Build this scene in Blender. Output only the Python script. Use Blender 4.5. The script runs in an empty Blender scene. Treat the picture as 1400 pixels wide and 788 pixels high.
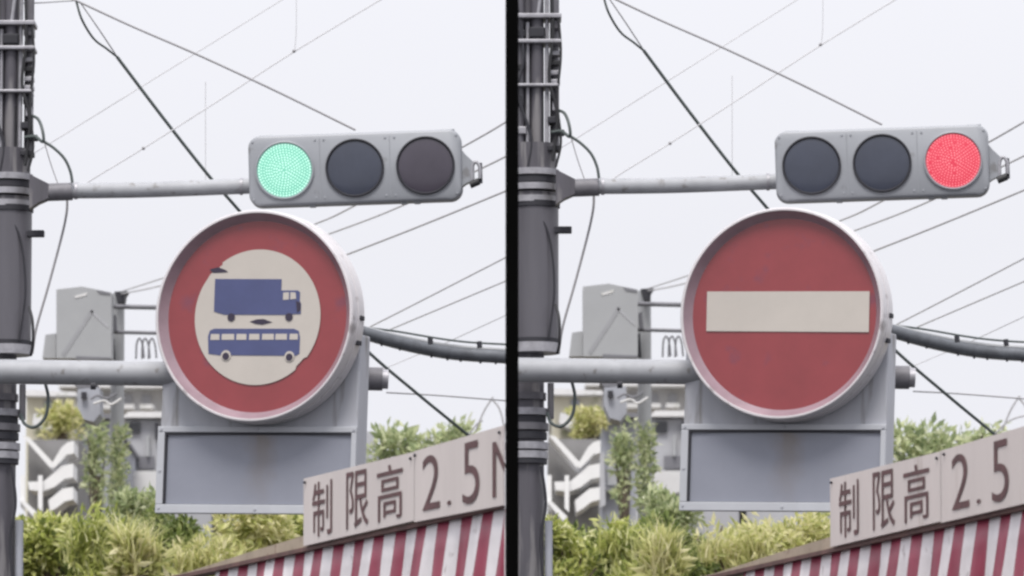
import bpy, bmesh, math, random
from mathutils import Vector, Matrix

S = bpy.context.scene
COL = S.collection
R = math.radians

# ------------------------------------------------------------------ camera
CAM_Z, PITCH, F = 1.6, R(6.5), 8750.0          # F: focal length in photograph pixels (1400 wide)
cam = bpy.data.cameras.new('camera')
cam.sensor_width = 36.0
cam.lens = 36.0 * F / 1400.0
cam.clip_start, cam.clip_end = 0.5, 3000
co = bpy.data.objects.new('camera', cam); COL.objects.link(co)
co.location = (0, 0, CAM_Z); co.rotation_euler = (R(90) + PITCH, 0, 0)
cam.dof.use_dof = True
cam.dof.focus_distance = 26.0
cam.dof.aperture_fstop = 9
S.camera = co

# ------------------------------------------------------------------ sky
w = bpy.data.worlds.new('World'); S.world = w; w.use_nodes = True
nt = w.node_tree; N = nt.nodes; L = nt.links; N.clear()
SUN_EL, SUN_AZ = R(60), R(192)                  # compass azimuth of the sun (0 = +Y, clockwise)
sky = N.new('ShaderNodeTexSky'); sky.sky_type = 'NISHITA'; sky.sun_disc = False
sky.sun_elevation = SUN_EL; sky.sun_rotation = SUN_AZ; sky.dust_density = 4
hs = N.new('ShaderNodeHueSaturation'); hs.inputs['Saturation'].default_value = .25
L.new(sky.outputs[0], hs.inputs['Color'])
tc = N.new('ShaderNodeTexCoord'); sp = N.new('ShaderNodeSeparateXYZ')
L.new(tc.outputs['Generated'], sp.inputs[0])
mr = N.new('ShaderNodeMapRange'); mr.inputs['From Min'].default_value = 0.12; mr.inputs['From Max'].default_value = 1
mr.inputs['To Min'].default_value = 1.0; mr.inputs['To Max'].default_value = 2.1
L.new(sp.outputs['Z'], mr.inputs['Value'])
no = N.new('ShaderNodeTexNoise'); no.inputs['Scale'].default_value = 5; no.inputs['Detail'].default_value = 4
L.new(tc.outputs['Generated'], no.inputs['Vector'])
nr = N.new('ShaderNodeMapRange'); nr.inputs['To Min'].default_value = .985; nr.inputs['To Max'].default_value = 1.025
L.new(no.outputs['Fac'], nr.inputs['Value'])
m1 = N.new('ShaderNodeMath'); m1.operation = 'MULTIPLY'
L.new(mr.outputs[0], m1.inputs[0]); L.new(nr.outputs[0], m1.inputs[1])
vm = N.new('ShaderNodeVectorMath'); vm.operation = 'SCALE'
vm.inputs[0].default_value = (8.55, 8.6, 9.15)  # overcast cloud, brighter towards the zenith
L.new(m1.outputs[0], vm.inputs['Scale'])
mx = N.new('ShaderNodeMix'); mx.data_type = 'RGBA'; mx.inputs[0].default_value = .994
L.new(hs.outputs[0], mx.inputs[6]); L.new(vm.outputs[0], mx.inputs[7])
bg = N.new('ShaderNodeBackground'); bg.inputs['Strength'].default_value = .1
L.new(mx.outputs[2], bg.inputs['Color'])
ow = N.new('ShaderNodeOutputWorld'); L.new(bg.outputs[0], ow.inputs[0])

sl = bpy.data.lights.new('sun', 'SUN'); sl.energy = 3.3; sl.angle = R(22); sl.color = (1, .96, .9)
so = bpy.data.objects.new('sun', sl); COL.objects.link(so)
sd = Vector((math.sin(SUN_AZ) * math.cos(SUN_EL), math.cos(SUN_AZ) * math.cos(SUN_EL), math.sin(SUN_EL)))
so.rotation_euler = sd.to_track_quat('Z', 'Y').to_euler(); so.location = (0, 0, 30)

vs = S.view_settings
S.display_settings.display_device = 'sRGB'
vs.view_transform = 'Standard'; vs.look = 'None'; vs.gamma = 1; vs.use_curve_mapping = False
vs.exposure = 0.0
S.cycles.filter_width = 2.6

# ------------------------------------------------------------------ materials
ALB = .735         # common tone of all paints under this light
def mat(name, col, rough=.6, metal=0, var=.12, scale=6, bump=0.0, col2=None, amt=.0, coat=0, spec=.5, streak=False):
    """Principled paint with uneven tone (var) and optional patches of col2."""
    m = bpy.data.materials.new(name); m.use_nodes = True
    n = m.node_tree.nodes; l = m.node_tree.links
    b = n['Principled BSDF']
    b.inputs['Roughness'].default_value = rough; b.inputs['Metallic'].default_value = metal
    b.inputs['Coat Weight'].default_value = coat; b.inputs['Coat Roughness'].default_value = .08
    b.inputs['Specular IOR Level'].default_value = spec
    t = n.new('ShaderNodeTexCoord'); mp = n.new('ShaderNodeMapping')
    if streak: mp.inputs['Scale'].default_value = (1, 1, .12)
    l.new(t.outputs['Object'], mp.inputs[0])
    a = n.new('ShaderNodeTexNoise'); a.inputs['Scale'].default_value = scale; a.inputs['Detail'].default_value = 6
    a.inputs['Roughness'].default_value = .65
    l.new(mp.outputs[0], a.inputs['Vector'])
    r = n.new('ShaderNodeMapRange'); r.inputs['From Min'].default_value = .3; r.inputs['From Max'].default_value = .7
    r.inputs['To Min'].default_value = 1 - var; r.inputs['To Max'].default_value = 1 + var
    l.new(a.outputs['Fac'], r.inputs['Value'])
    v = n.new('ShaderNodeVectorMath'); v.operation = 'SCALE'; v.inputs[0].default_value = [k * ALB for k in col[:3]]
    l.new(r.outputs[0], v.inputs['Scale'])
    out = v.outputs[0]
    if col2:
        a2 = n.new('ShaderNodeTexNoise'); a2.inputs['Scale'].default_value = scale * 2.3; a2.inputs['Detail'].default_value = 8
        l.new(mp.outputs[0], a2.inputs['Vector'])
        r2 = n.new('ShaderNodeMapRange'); r2.inputs['From Min'].default_value = .72 - amt; r2.inputs['From Max'].default_value = .8 - amt * .8
        l.new(a2.outputs['Fac'], r2.inputs['Value'])
        x = n.new('ShaderNodeMix'); x.data_type = 'RGBA'; l.new(r2.outputs[0], x.inputs[0])
        l.new(out, x.inputs[6]); x.inputs[7].default_value = (*[k * ALB for k in col2], 1); out = x.outputs[2]
    l.new(out, b.inputs['Base Color'])
    if bump:
        bp = n.new('ShaderNodeBump'); bp.inputs['Strength'].default_value = bump; bp.inputs['Distance'].default_value = .01
        l.new(a.outputs['Fac'], bp.inputs['Height']); l.new(bp.outputs[0], b.inputs['Normal'])
    return m

def leafmat(name, stops):
    m = bpy.data.materials.new(name); m.use_nodes = True
    n = m.node_tree.nodes; l = m.node_tree.links; b = n['Principled BSDF']
    g = n.new('ShaderNodeNewGeometry'); cr = n.new('ShaderNodeValToRGB')
    e = cr.color_ramp.elements
    e[0].position = 0; e[0].color = (*stops[0], 1); e[1].position = 1; e[1].color = (*stops[-1], 1)
    for i, s in enumerate(stops[1:-1]):
        k = e.new((i + 1) / (len(stops) - 1)); k.color = (*s, 1)
    l.new(g.outputs['Random Per Island'], cr.inputs[0]); l.new(cr.outputs[0], b.inputs['Base Color'])
    b.inputs['Roughness'].default_value = .6
    tr = n.new('ShaderNodeBsdfTranslucent'); l.new(cr.outputs[0], tr.inputs[0])
    ms = n.new('ShaderNodeMixShader'); ms.inputs[0].default_value = .5
    l.new(b.outputs[0], ms.inputs[1]); l.new(tr.outputs[0], ms.inputs[2]); l.new(ms.outputs[0], n['Material Output'].inputs[0])
    return m

def emit(name, col, strength, base=(.1, .1, .1)):
    m = bpy.data.materials.new(name); m.use_nodes = True; b = m.node_tree.nodes['Principled BSDF']
    b.inputs['Base Color'].default_value = (*base, 1); b.inputs['Roughness'].default_value = .3
    b.inputs['Emission Color'].default_value = (*col, 1); b.inputs['Emission Strength'].default_value = strength
    return m

M = dict(
    housing=mat('signal_grey_paint', (.355, .37, .405), .45, var=.06, scale=5, col2=(.24, .24, .25), amt=.1),
    pipe=mat('galvanised_pipe', (.42, .43, .46), .6, .0, var=.12, scale=9, col2=(.26, .25, .25), amt=.12),
    darkpipe=mat('weathered_grey_metal', (.19, .185, .205), .6, .2, var=.25, scale=14),
    pole=mat('dark_pole_paint', (.105, .1, .118), .55, .1, var=.25, scale=10, col2=(.24, .23, .24), amt=.2, streak=True),
    sleeve=mat('grey_sleeve', (.14, .135, .155), .4, .2, var=.15, scale=6, streak=True),
    band=mat('steel_band', (.42, .415, .45), .5, .35, var=.25, scale=20),
    black=mat('black_rubber', (.022, .022, .026), .6, var=.2, scale=20),
    cable=mat('dark_cable', (.085, .105, .103), .6, var=.2, scale=10),
    wire=mat('grey_wire', (.4, .39, .41), .6, var=.1, scale=5),
    palewire=mat('pale_wire', (.58, .57, .59), .6, var=.1, scale=5),
    bundle=mat('cable_sheath', (.14, .15, .17), .5, .1, var=.3, scale=18),
    rim=mat('sign_rim_paint', (.76, .725, .75), .3, var=.08, scale=6, coat=.3, col2=(.4, .37, .38), amt=.13),
    panel=mat('sign_panel_grey', (.52, .53, .58), .5, var=.1, scale=7, col2=(.29, .28, .28), amt=.13, streak=True),
    frame=mat('sign_frame_grey', (.58, .595, .64), .45, var=.06, scale=6),
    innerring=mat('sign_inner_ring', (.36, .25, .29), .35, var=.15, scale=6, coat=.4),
    red=mat('faded_red_reflection_tint', (.315, .05, .058), .28, var=.1, scale=3.5, coat=.35, col2=(.25, .055, .085), amt=.13),  # purple patches paint reflections and haze into the red
    cream=mat('sign_cream', (.62, .57, .52), .3, var=.05, scale=4, coat=.3),
    blue=mat('sign_blue', (.075, .09, .225), .3, var=.12, scale=5, coat=.3),
    wheel=mat('sign_dark_blue', (.04, .03, .06), .3, var=.1, scale=5),
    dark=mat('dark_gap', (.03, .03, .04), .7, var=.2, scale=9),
    glass=mat('signal_lens_dark', (.052, .06, .09), .25, var=.12, scale=7, coat=.25),
    glassred=mat('signal_lens_smoky', (.066, .056, .078), .25, var=.12, scale=7, coat=.25),
    board=mat('board_offwhite', (.76, .685, .66), .6, var=.07, scale=5, col2=(.5, .42, .38), amt=.1, streak=True, bump=.1),
    ink=mat('faded_dark_ink', (.12, .048, .05), .6, var=.35, scale=20),
    rust=mat('rusty_brown', (.15, .075, .065), .7, var=.35, scale=14),
    tan=mat('tan_beam', (.46, .37, .28), .65, var=.15, scale=7, col2=(.3, .2, .15), amt=.12),
    cwhite=mat('curtain_white', (.98, .93, .95), .55, var=.1, scale=7, col2=(.6, .54, .54), amt=.1),
    cred=mat('curtain_red', (.38, .05, .1), .5, var=.2, scale=7),
    asphalt=mat('asphalt', (.055, .055, .058), .9, var=.2, scale=3, bump=.3),
    earth=mat('earth', (.14, .12, .08), .95, var=.35, scale=1.5, bump=.4),
    concrete=mat('concrete', (.33, .32, .31), .85, var=.15, scale=2, bump=.15),
    darkseam=mat('cabinet_seam_grey', (.36, .365, .39), .6, var=.1, scale=5),
    boxgrey=mat('cabinet_grey', (.43, .44, .46), .5, var=.05, scale=3),
    boxdark=mat('cabinet_dark_grey', (.2, .2, .225), .6, var=.15, scale=5),  # darker grey for fittings, crossarms, lids and roofs
    hwall=mat('house_wall_grey', (.5, .505, .54), .8, var=.12, scale=1.5),
    hwhite=mat('house_white', (.8, .795, .8), .7, var=.1, scale=2, col2=(.4, .42, .34), amt=.12),
    hcream=mat('wall_cream', (.78, .74, .6), .8, var=.1, scale=2, col2=(.4, .42, .25), amt=.16),
    farwall=mat('far_wall', (.72, .715, .72), .85, var=.1, scale=1.2),
    hblue=mat('wall_bluegrey', (.42, .435, .49), .75, var=.15, scale=2.5),
    pane=mat('window_glass', (.02, .021, .026), .1, var=.1, scale=2, coat=.5),
    stairw=mat('stair_white', (.95, .95, .96), .6, var=.06, scale=2.5),
    stairg=mat('stair_grey', (.24, .235, .235), .8, var=.2, scale=2.5),
    bark=mat('bark', (.13, .1, .075), .9, var=.3, scale=8, bump=.5),
    divider=mat('added_divider_black', (.004, .004, .004), .95, var=.1, scale=5, spec=0),
    leafA=leafmat('leaf_yellow_green', [(.10, .13, .04), (.3, .35, .085), (.46, .5, .14), (.6, .61, .24), (.75, .74, .45)]),
    leafB=leafmat('leaf_green', [(.07, .10, .035), (.16, .21, .06), (.27, .33, .10), (.42, .45, .18)]),
    leafC=leafmat('leaf_grey_green', [(.2, .25, .13), (.36, .42, .22), (.52, .56, .32), (.68, .7, .5)]),
    leafD=leafmat('leaf_pale_straw', [(.28, .31, .1), (.54, .55, .22), (.68, .65, .35), (.78, .73, .5)]),
)

# plate under the drum: grey with one brown run-off stain below the drum
def stained():
    m = mat('blank_plate_grey', (.31, .325, .39), .45, var=.06, scale=3, coat=.1)
    n = m.node_tree.nodes; l = m.node_tree.links; b = n['Principled BSDF']
    src = b.inputs['Base Color'].links[0].from_socket
    t = n.new('ShaderNodeTexCoord'); s = n.new('ShaderNodeSeparateXYZ'); l.new(t.outputs['Object'], s.inputs[0])
    wv = n.new('ShaderNodeTexNoise'); wv.inputs['Scale'].default_value = 9; l.new(t.outputs['Object'], wv.inputs['Vector'])
    ad = n.new('ShaderNodeMath'); ad.operation = 'MULTIPLY_ADD'; ad.inputs[1].default_value = .12; l.new(wv.outputs['Fac'], ad.inputs[0]); l.new(s.outputs['X'], ad.inputs[2])
    sb = n.new('ShaderNodeMath'); sb.operation = 'SUBTRACT'; sb.inputs[1].default_value = .06; l.new(ad.outputs[0], sb.inputs[0])
    ab = n.new('ShaderNodeMath'); ab.operation = 'ABSOLUTE'; l.new(sb.outputs[0], ab.inputs[0])
    r1 = n.new('ShaderNodeMapRange'); r1.inputs['From Min'].default_value = .02; r1.inputs['From Max'].default_value = .085
    r1.inputs['To Min'].default_value = 1; r1.inputs['To Max'].default_value = 0; l.new(ab.outputs[0], r1.inputs['Value'])
    r2 = n.new('ShaderNodeMapRange'); r2.inputs['From Min'].default_value = -.8; r2.inputs['From Max'].default_value = -.5
    r2.inputs['To Min'].default_value = .12; r2.inputs['To Max'].default_value = .75; l.new(s.outputs['Z'], r2.inputs['Value'])
    mu = n.new('ShaderNodeMath'); mu.operation = 'MULTIPLY'; l.new(r1.outputs[0], mu.inputs[0]); l.new(r2.outputs[0], mu.inputs[1])
    x = n.new('ShaderNodeMix'); x.data_type = 'RGBA'; l.new(mu.outputs[0], x.inputs[0]); l.new(src, x.inputs[6])
    x.inputs[7].default_value = (.2, .17, .15, 1); l.new(x.outputs[2], b.inputs['Base Color'])
    return m
M['plate'] = stained()

# ------------------------------------------------------------------ helpers
def obj(name, bm, m, parent=None, smooth=False):
    me = bpy.data.meshes.new(name); bm.normal_update(); bm.to_mesh(me); bm.free()
    for k in (m if isinstance(m, (list, tuple)) else [m]): me.materials.append(k)
    if smooth:
        for p in me.polygons: p.use_smooth = True
        me.set_sharp_from_angle(angle=R(40))
    o = bpy.data.objects.new(name, me); COL.objects.link(o)
    if parent: o.parent = parent
    return o

def tag(o, label, cat, group=None, kind=None):
    if label: o['label'] = label
    if cat: o['category'] = cat
    if group: o['group'] = group
    if kind: o['kind'] = kind
    return o

def thing(name, label, cat, loc=(0, 0, 0), rot=(0, 0, 0), group=None):
    o = bpy.data.objects.new(name, None); COL.objects.link(o); o.empty_display_size = .1
    o.location = loc; o.rotation_euler = rot
    return tag(o, label, cat, group)

def BM(): return bmesh.new()

def box(bm, lo, hi, bev=0, mi=0):
    lo, hi = Vector(lo), Vector(hi)
    r = bmesh.ops.create_cube(bm, size=1, matrix=Matrix.Translation((lo + hi) / 2) @ Matrix.Diagonal((*(hi - lo), 1)))
    fs = list({f for v in r['verts'] for f in v.link_faces})
    for f in fs: f.material_index = mi
    if bev:
        es = list({e for v in r['verts'] for e in v.link_edges})
        bmesh.ops.bevel(bm, geom=es, offset=bev, segments=2, affect='EDGES', profile=.5)
    return bm

def prism(bm, pts, y0, y1, mi=0):
    """outline in (x, z), from y0 (front) to y1 (back)"""
    a = [bm.verts.new((x, y0, z)) for x, z in pts]; b = [bm.verts.new((x, y1, z)) for x, z in pts]
    fs = [bm.faces.new(a), bm.faces.new(b[::-1])]
    n = len(pts)
    for i in range(n): fs.append(bm.faces.new((a[i], b[i], b[(i + 1) % n], a[(i + 1) % n])))
    for f in fs: f.material_index = mi
    bmesh.ops.recalc_face_normals(bm, faces=fs)
    return bm

def lathe(bm, prof, n=96, c=(0, 0)):
    """profile [(r, y)] revolved about a line along Y through (cx, cz)"""
    rows = []
    for r, y in prof:
        if r < 1e-6: rows.append([bm.verts.new((c[0], y, c[1]))])
        else: rows.append([bm.verts.new((c[0] + r * math.cos(2 * math.pi * i / n), y, c[1] + r * math.sin(2 * math.pi * i / n))) for i in range(n)])
    fs = []
    for a, b in zip(rows, rows[1:]):
        for i in range(n):
            j = (i + 1) % n
            if len(a) == 1 and len(b) == 1: continue
            if len(a) == 1: fs.append(bm.faces.new((a[0], b[i], b[j])))
            elif len(b) == 1: fs.append(bm.faces.new((a[i], b[0], a[j])))
            else: fs.append(bm.faces.new((a[i], b[i], b[j], a[j])))
    bmesh.ops.recalc_face_normals(bm, faces=fs)
    return bm

def smooth_path(pts, n=8):
    """Catmull-Rom through the points"""
    pts = [Vector(p) for p in pts]
    if len(pts) < 3: return pts
    q = [pts[0] * 2 - pts[1]] + pts + [pts[-1] * 2 - pts[-2]]
    out = []
    for i in range(1, len(q) - 2):
        a, b, c, d = q[i - 1:i + 3]
        for k in range(n):
            t = k / n
            out.append(.5 * ((2 * b) + (c - a) * t + (2 * a - 5 * b + 4 * c - d) * t * t + (3 * b - a - 3 * c + d) * t ** 3))
    return out + [pts[-1]]

def tube(bm, pts, r, n=10, caps=True, radii=None):
    pts = [Vector(p) for p in pts]; rings = []
    up = None
    for i, p in enumerate(pts):
        d = (pts[min(i + 1, len(pts) - 1)] - pts[max(i - 1, 0)]).normalized()
        if up is None: up = d.orthogonal().normalized()
        else:
            up = up - d * up.dot(d)
            up = up.normalized() if up.length > 1e-6 else d.orthogonal().normalized()
        s = d.cross(up); rr = radii[i] if radii else r
        rings.append([bm.verts.new(p + (up * math.cos(2 * math.pi * k / n) + s * math.sin(2 * math.pi * k / n)) * rr) for k in range(n)])
    fs = []
    for a, b in zip(rings, rings[1:]):
        for k in range(n): fs.append(bm.faces.new((a[k], a[(k + 1) % n], b[(k + 1) % n], b[k])))
    if caps: fs += [bm.faces.new(rings[0][::-1]), bm.faces.new(rings[-1])]
    bmesh.ops.recalc_face_normals(bm, faces=fs)
    return bm

def pt(px, py, Y):
    """point of the photograph at distance Y"""
    u, v = (px - 700) / F, (394 - py) / F
    d = Vector((u, math.cos(PITCH) - v * math.sin(PITCH), math.sin(PITCH) + v * math.cos(PITCH)))
    return Vector((0, 0, CAM_Z)) + d * (Y / d.y)

def leaves(bm, c, rad, n, size, rnd, long=1.6, up=.3, shell=.5):
    c = Vector(c)
    for _ in range(n):
        while True:
            v = Vector((rnd.uniform(-1, 1), rnd.uniform(-1, 1), rnd.uniform(-1, 1)))
            if 1e-3 < v.length <= 1: break
        v = v.normalized() * (v.length ** shell)
        p = c + Vector((v.x * rad[0], v.y * rad[1], v.z * rad[2]))
        d = (Vector((rnd.gauss(0, 1), rnd.gauss(0, 1), rnd.gauss(0, 1) + up)) + v * .6).normalized()
        s = d.cross(Vector((rnd.gauss(0, 1), rnd.gauss(0, 1), rnd.gauss(0, 1)))).normalized()
        nn = d.cross(s)
        k = size * rnd.uniform(.6, 1.4); ln = k * long
        a = bm.verts.new(p); b = bm.verts.new(p + d * ln * .5 + s * k * .32 + nn * k * .08)
        e = bm.verts.new(p + d * ln - nn * k * .12); f = bm.verts.new(p + d * ln * .5 - s * k * .32 + nn * k * .08)
        bm.faces.new((a, b, e, f))

def blades(bm, c, spread, n, ln, wd, rnd, lean=.6):
    """arching grass-like leaves from one base"""
    for _ in range(n):
        b = Vector(c) + Vector((rnd.gauss(0, spread), rnd.gauss(0, spread), rnd.gauss(0, spread * .3)))
        az = rnd.uniform(0, 2 * math.pi); out = Vector((math.cos(az), math.sin(az), 0)); s = Vector((-out.y, out.x, 0))
        l = ln * rnd.uniform(.6, 1.2); le = lean * rnd.uniform(.4, 1.5); prev = None
        for k in range(5):
            t = k / 4
            p = b + out * (l * le * t * t) + Vector((0, 0, l * (t - .35 * le * t * t)))
            h = s * wd * (1 - t * .92)
            cur = (bm.verts.new(p - h), bm.verts.new(p + h))
            if prev: bm.faces.new((prev[0], prev[1], cur[1], cur[0]))
            prev = cur

# ------------------------------------------------------------------ ground and bank
bm = BM(); g = 900
vs_ = [bm.verts.new(p) for p in ((-g, -60, 0), (g, -60, 0), (g, 1500, 0), (-g, 1500, 0))]; bm.faces.new(vs_)
tag(obj('ground', bm, M['asphalt']), 'grey asphalt road surface below the signals', 'ground', kind='structure')
BANK = 3.45
bm = BM(); box(bm, (-60, 31.2, .01), (60, 31.6, BANK + .1)); 
tag(obj('retaining_wall', bm, M['concrete']), 'grey concrete retaining wall holding the green bank', 'wall')
bm = BM(); box(bm, (-60, 31.61, .005), (60, 140, BANK))
tag(obj('bank_terrain', bm, M['earth']), 'earth bank behind the signals on which shrubs and houses stand', 'terrain', kind='structure')

# added black frame, in place of a dividing bar between two views
FY, RY = 19.75, 30.6
bm = BM()
t = thing('added_divider', 'added thin black divider bar between the two red round signs', 'post', (0, FY, 0))
wd = 9 / F * FY
bm = BM(); box(bm, (-wd, 0, 0), (wd, wd * 2, 8)); obj('added_upright', bm, M['divider'], t)
bm = BM(); box(bm, (-wd, RY - FY, 0), (wd, RY - FY + wd * 2, 8)); obj('added_upright', bm, M['divider'], t)  # added rear bar, unseen behind the front one, where wires end
bm = BM(); box(bm, (-wd, wd * 2 + .002, 7.9), (wd, RY - FY - .002, 8)); obj('unseen_top_rail', bm, M['divider'], t)  # added rail above the view, joins the two uprights

# ------------------------------------------------------------------ one place
def place(side):
    RT = side == 'right'
    rnd = random.Random(11 if RT else 5)
    def px(x, y): return (x + 720, y - 10 * (1 - y / 655)) if RT else (x, y)
    def P(x, y, Y): return pt(*px(x, y), Y)
    U = 28 / F
    by = 'beside the red-lit signal' if RT else 'beside the green-lit signal'
    half = 'right half' if RT else 'left half'
    lit = 'red-lit signal' if RT else 'green-lit signal'
    sgn = 'no-entry sign' if RT else 'truck and bus sign'

    def pbox(x0, y0, x1, y1, Y, dep, m, name, parent=None, bev=0, smooth=False):
        a = P(x0, (y0 + y1) / 2, Y); b = P(x1, (y0 + y1) / 2, Y)
        z1 = P((x0 + x1) / 2, y0, Y).z; z0 = P((x0 + x1) / 2, y1, Y).z
        bm = BM(); off = parent.location if parent else Vector()
        box(bm, Vector((a.x, Y, z0)) - off, Vector((b.x, Y + dep, z1)) - off, bev)
        return obj(name, bm, m, parent)
    def pprism(pts, Y, dep, m, name, parent=None):
        off = parent.location if parent else Vector(); q = [P(x, y, Y) - off for x, y in pts]
        bm = BM(); prism(bm, [(v.x, v.z) for v in q], Y - off.y, Y + dep - off.y); return obj(name, bm, m, parent)
    def ptube(pts, r, m, name, parent=None, n=10, sm=True):
        """pts: (x, y, Y); r in photograph pixels at that distance"""
        off = parent.location if parent else Vector()
        q = [P(*p) - off for p in pts]
        if len(q) > 2 and sm: q = smooth_path(q)
        bm = BM(); tube(bm, q, r * pts[0][2] / F, n); return obj(name, bm, m, parent, True)

    # ---- signal pole
    pc = P(0, 394, 28.25); pole = thing('signal_pole', f'dark steel pole wrapped in conduits and bands, carrying the {lit}', 'pole', (pc.x, pc.y, 0), group='signal poles')
    zof = lambda y: P(0, y, 28.25).z
    X = lambda x: x * 28.25 / F
    def vtube(x, y0, y1, r, m, name, dy=0, n=20):
        bm = BM(); tube(bm, [(X(x), dy, zof(y1) if y1 < 900 else 0), (X(x), dy, zof(y0))], X(r), n); return obj(name, bm, m, pole, True)
    vtube(0, -160, 999, 24, M['pole'], 'shaft', n=40)
    vtube(11, 292, 474, 33, M['sleeve'], 'cable_sleeve', -.03, 40)
    vtube(11, 474, 487, 35, M['band'], 'sleeve_collar', -.03, 40)
    vtube(11, 468, 473.5, 34.2, M['dark'], 'sleeve_gasket', -.03, 40)
    vtube(11, 284, 291.5, 35, M['dark'], 'sleeve_gasket', -.03, 40)
    vtube(14.5, -160, 236, 9, M['pole'], 'conduit', -.085)
    vtube(28, -160, 210, 3, M['band'], 'conduit', -.095)
    vtube(38.5, -160, 215, 6.5, M['darkpipe'], 'conduit', -.04)
    vtube(20.5, 150, 215, 2.4, M['black'], 'conduit', -.1)
    for xb, yb, wb, hb, mb in ((39, 48, 14, 12, 'sleeve'), (38, 142, 12, 10, 'dark'), (40, 158, 9, 12, 'band'), (36, 176, 14, 9, 'dark'), (-8, 60, 12, 9, 'dark'), (-8, 105, 10, 8, 'black'), (-9, 150, 10, 14, 'dark'), (-6, 190, 12, 10, 'band'), (38, 214, 18, 7, 'dark'), (6, 222, 26, 8, 'dark')):
        bm = BM(); box(bm, (X(xb - wb / 2), -.115, zof(yb + hb / 2)), (X(xb + wb / 2), -.02, zof(yb - hb / 2)), .004); obj('fitting', bm, M[mb], pole)
    vtube(1.5, 45, 215, 2.6, M['band'], 'conduit', -.1)
    vtube(-10, -160, 236, 8, M['sleeve'], 'conduit', -.08)
    bm = BM(); tube(bm, [(X(16), -.12, zof(34)), (X(25), -.12, zof(-40))], X(2.6), 10); obj('brace', bm, M['band'], pole, True)
    for y, h, x1 in ((37, 6, 48), (71, 5, 48), (130, 4, 44)):
        bm = BM(); box(bm, (X(-23), -.135, zof(y + h / 2)), (X(x1), .03, zof(y - h / 2)), .004); obj('band', bm, M['band'], pole)
    bm = BM(); box(bm, (X(4), -.128, zof(66)), (X(25), -.03, zof(52)), .006); obj('junction_block', bm, M['dark'], pole)
    for y in (86, 99, 112, 124):
        bm = BM(); box(bm, (X(33), -.1, zof(y + 3)), (X(46), -.03, zof(y - 3)), .003); obj('cable_clip', bm, M['black'] if y % 2 else M['band'], pole)
    for pts, r_, m_ in ((((34, -20), (36, 60), (31, 120), (42, 170), (36, 232)), 2.2, 'black'), (((-14, 20), (-4, 90), (-12, 140), (6, 200), (2, 240)), 2.0, 'dark'), (((44, 40), (47, 90), (42, 150), (47, 205), (40, 240)), 1.8, 'black'), (((8, 292), (30, 330), (38, 400), (30, 470)), 1.5, 'dark'), (((20, 640), (26, 690), (19, 740), (24, 810)), 2.0, 'dark')):
        bm = BM(); tube(bm, smooth_path([(X(x_), -.125 if y_ < 560 else -.08, zof(y_)) for x_, y_ in pts]), X(r_), 8); obj('pole_cable', bm, M[m_], pole, True)
    vtube(10, 206, 242, 31, M['pole'], 'bracket_core', -.03, 32)
    for y, r, m in ((245, 36, 'band'), (255, 34, 'dark'), (265, 37, 'band'), (276, 33, 'pole'), (281.5, 35, 'band')):
        vtube(9, y - 4.2, y + 4.2, r, M[m], 'clamp_ring', -.03, 32)
    for y, r, m in ((545, 27, 'sleeve'), (566, 29, 'band'), (577, 27, 'dark'), (586, 30, 'darkpipe'), (598, 28, 'dark'), (612, 30, 'band'), (624, 29, 'band'), (631, 28, 'dark')):
        vtube(0, y - 5, y + 4.5, r, M[m], 'lower_band', -.01, 32)
    vtube(33, 527, 575, 4.5, M['darkpipe'], 'stub_conduit', -.03)
    bm = BM(); box(bm, (X(36), -.09, zof(327)), (X(62), -.05, zof(318)), .004); obj('bolt_bracket', bm, M['dark'], pole)
    bm = BM(); box(bm, (X(36), -.09, zof(196)), (X(52), -.05, zof(188)), .004); obj('bolt_bracket', bm, M['dark'], pole)
    vtube(30, 712, 999, 5.5, M['hblue'], 'ground_pipe', -.02)

    # ---- signal arm (a part of the pole)
    def ppart(pts, r, m, name, par, n=24, sm=True):
        q = [P(*p) - pole.location for p in pts]
        if len(q) > 2 and sm: q = smooth_path(q)
        bm = BM(); tube(bm, q, r * 28 / F, n); return obj(name, bm, m, par, True)
    arm = ppart([(96, 261, 28.1), (150, 260.5, 28.1), (220, 259, 28.1), (352, 254, 28.1)], 11, M['pipe'], 'signal_arm', pole)
    ppart([(44, 264, 28.1), (99, 262, 28.1)], 12.4, M['darkpipe'], 'sleeve', arm)
    gq = [P(x, y, 28.06) - pole.location for x, y in [(40, 238), (50, 243), (66, 251), (66, 271), (52, 277), (40, 285)]]
    bm = BM(); prism(bm, [(v.x, v.z) for v in gq], 28.06 - pole.location.y, 28.15 - pole.location.y); obj('gusset', bm, M['pole'], arm)
    for x in (104, 330): ppart([(x - 2, 261 - (x > 200) * 6, 28.1), (x + 2, 261 - (x > 200) * 6, 28.1)], 12.2, M['band'], 'ring', arm)

    # ---- traffic light
    c = P(486, 231, 27.9); roll = R(1.6)
    tl = thing('traffic_light', 'grey horizontal traffic light with its right red lamp glowing' if RT else 'grey horizontal traffic light with its left green lamp glowing', 'traffic light', c, (0, -roll, R(-3)), group='traffic lights')
    W, H, rr = 146.5 * U, 49 * U, 17 * U
    def rrect(w_, h_, r_, n=8):
        q = []
        for sx, sz, a in ((1, 1, 0), (-1, 1, 90), (-1, -1, 180), (1, -1, 270)):
            for k in range(n + 1):
                t_ = R(a + 90 * k / n); q.append((sx * (w_ - r_) + r_ * math.cos(t_), sz * (h_ - r_) + r_ * math.sin(t_)))
        return q
    bm = BM()
    lay = [(rrect(W - .012, H - .012, rr), -.04), (rrect(W - .003, H - .003, rr), -.034), (rrect(W, H, rr), -.024), (rrect(W, H, rr), .05), (rrect(W - .02, H - .02, rr), .07)]
    rows = [[bm.verts.new((x, y, z)) for x, z in q] for q, y in lay]
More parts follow.
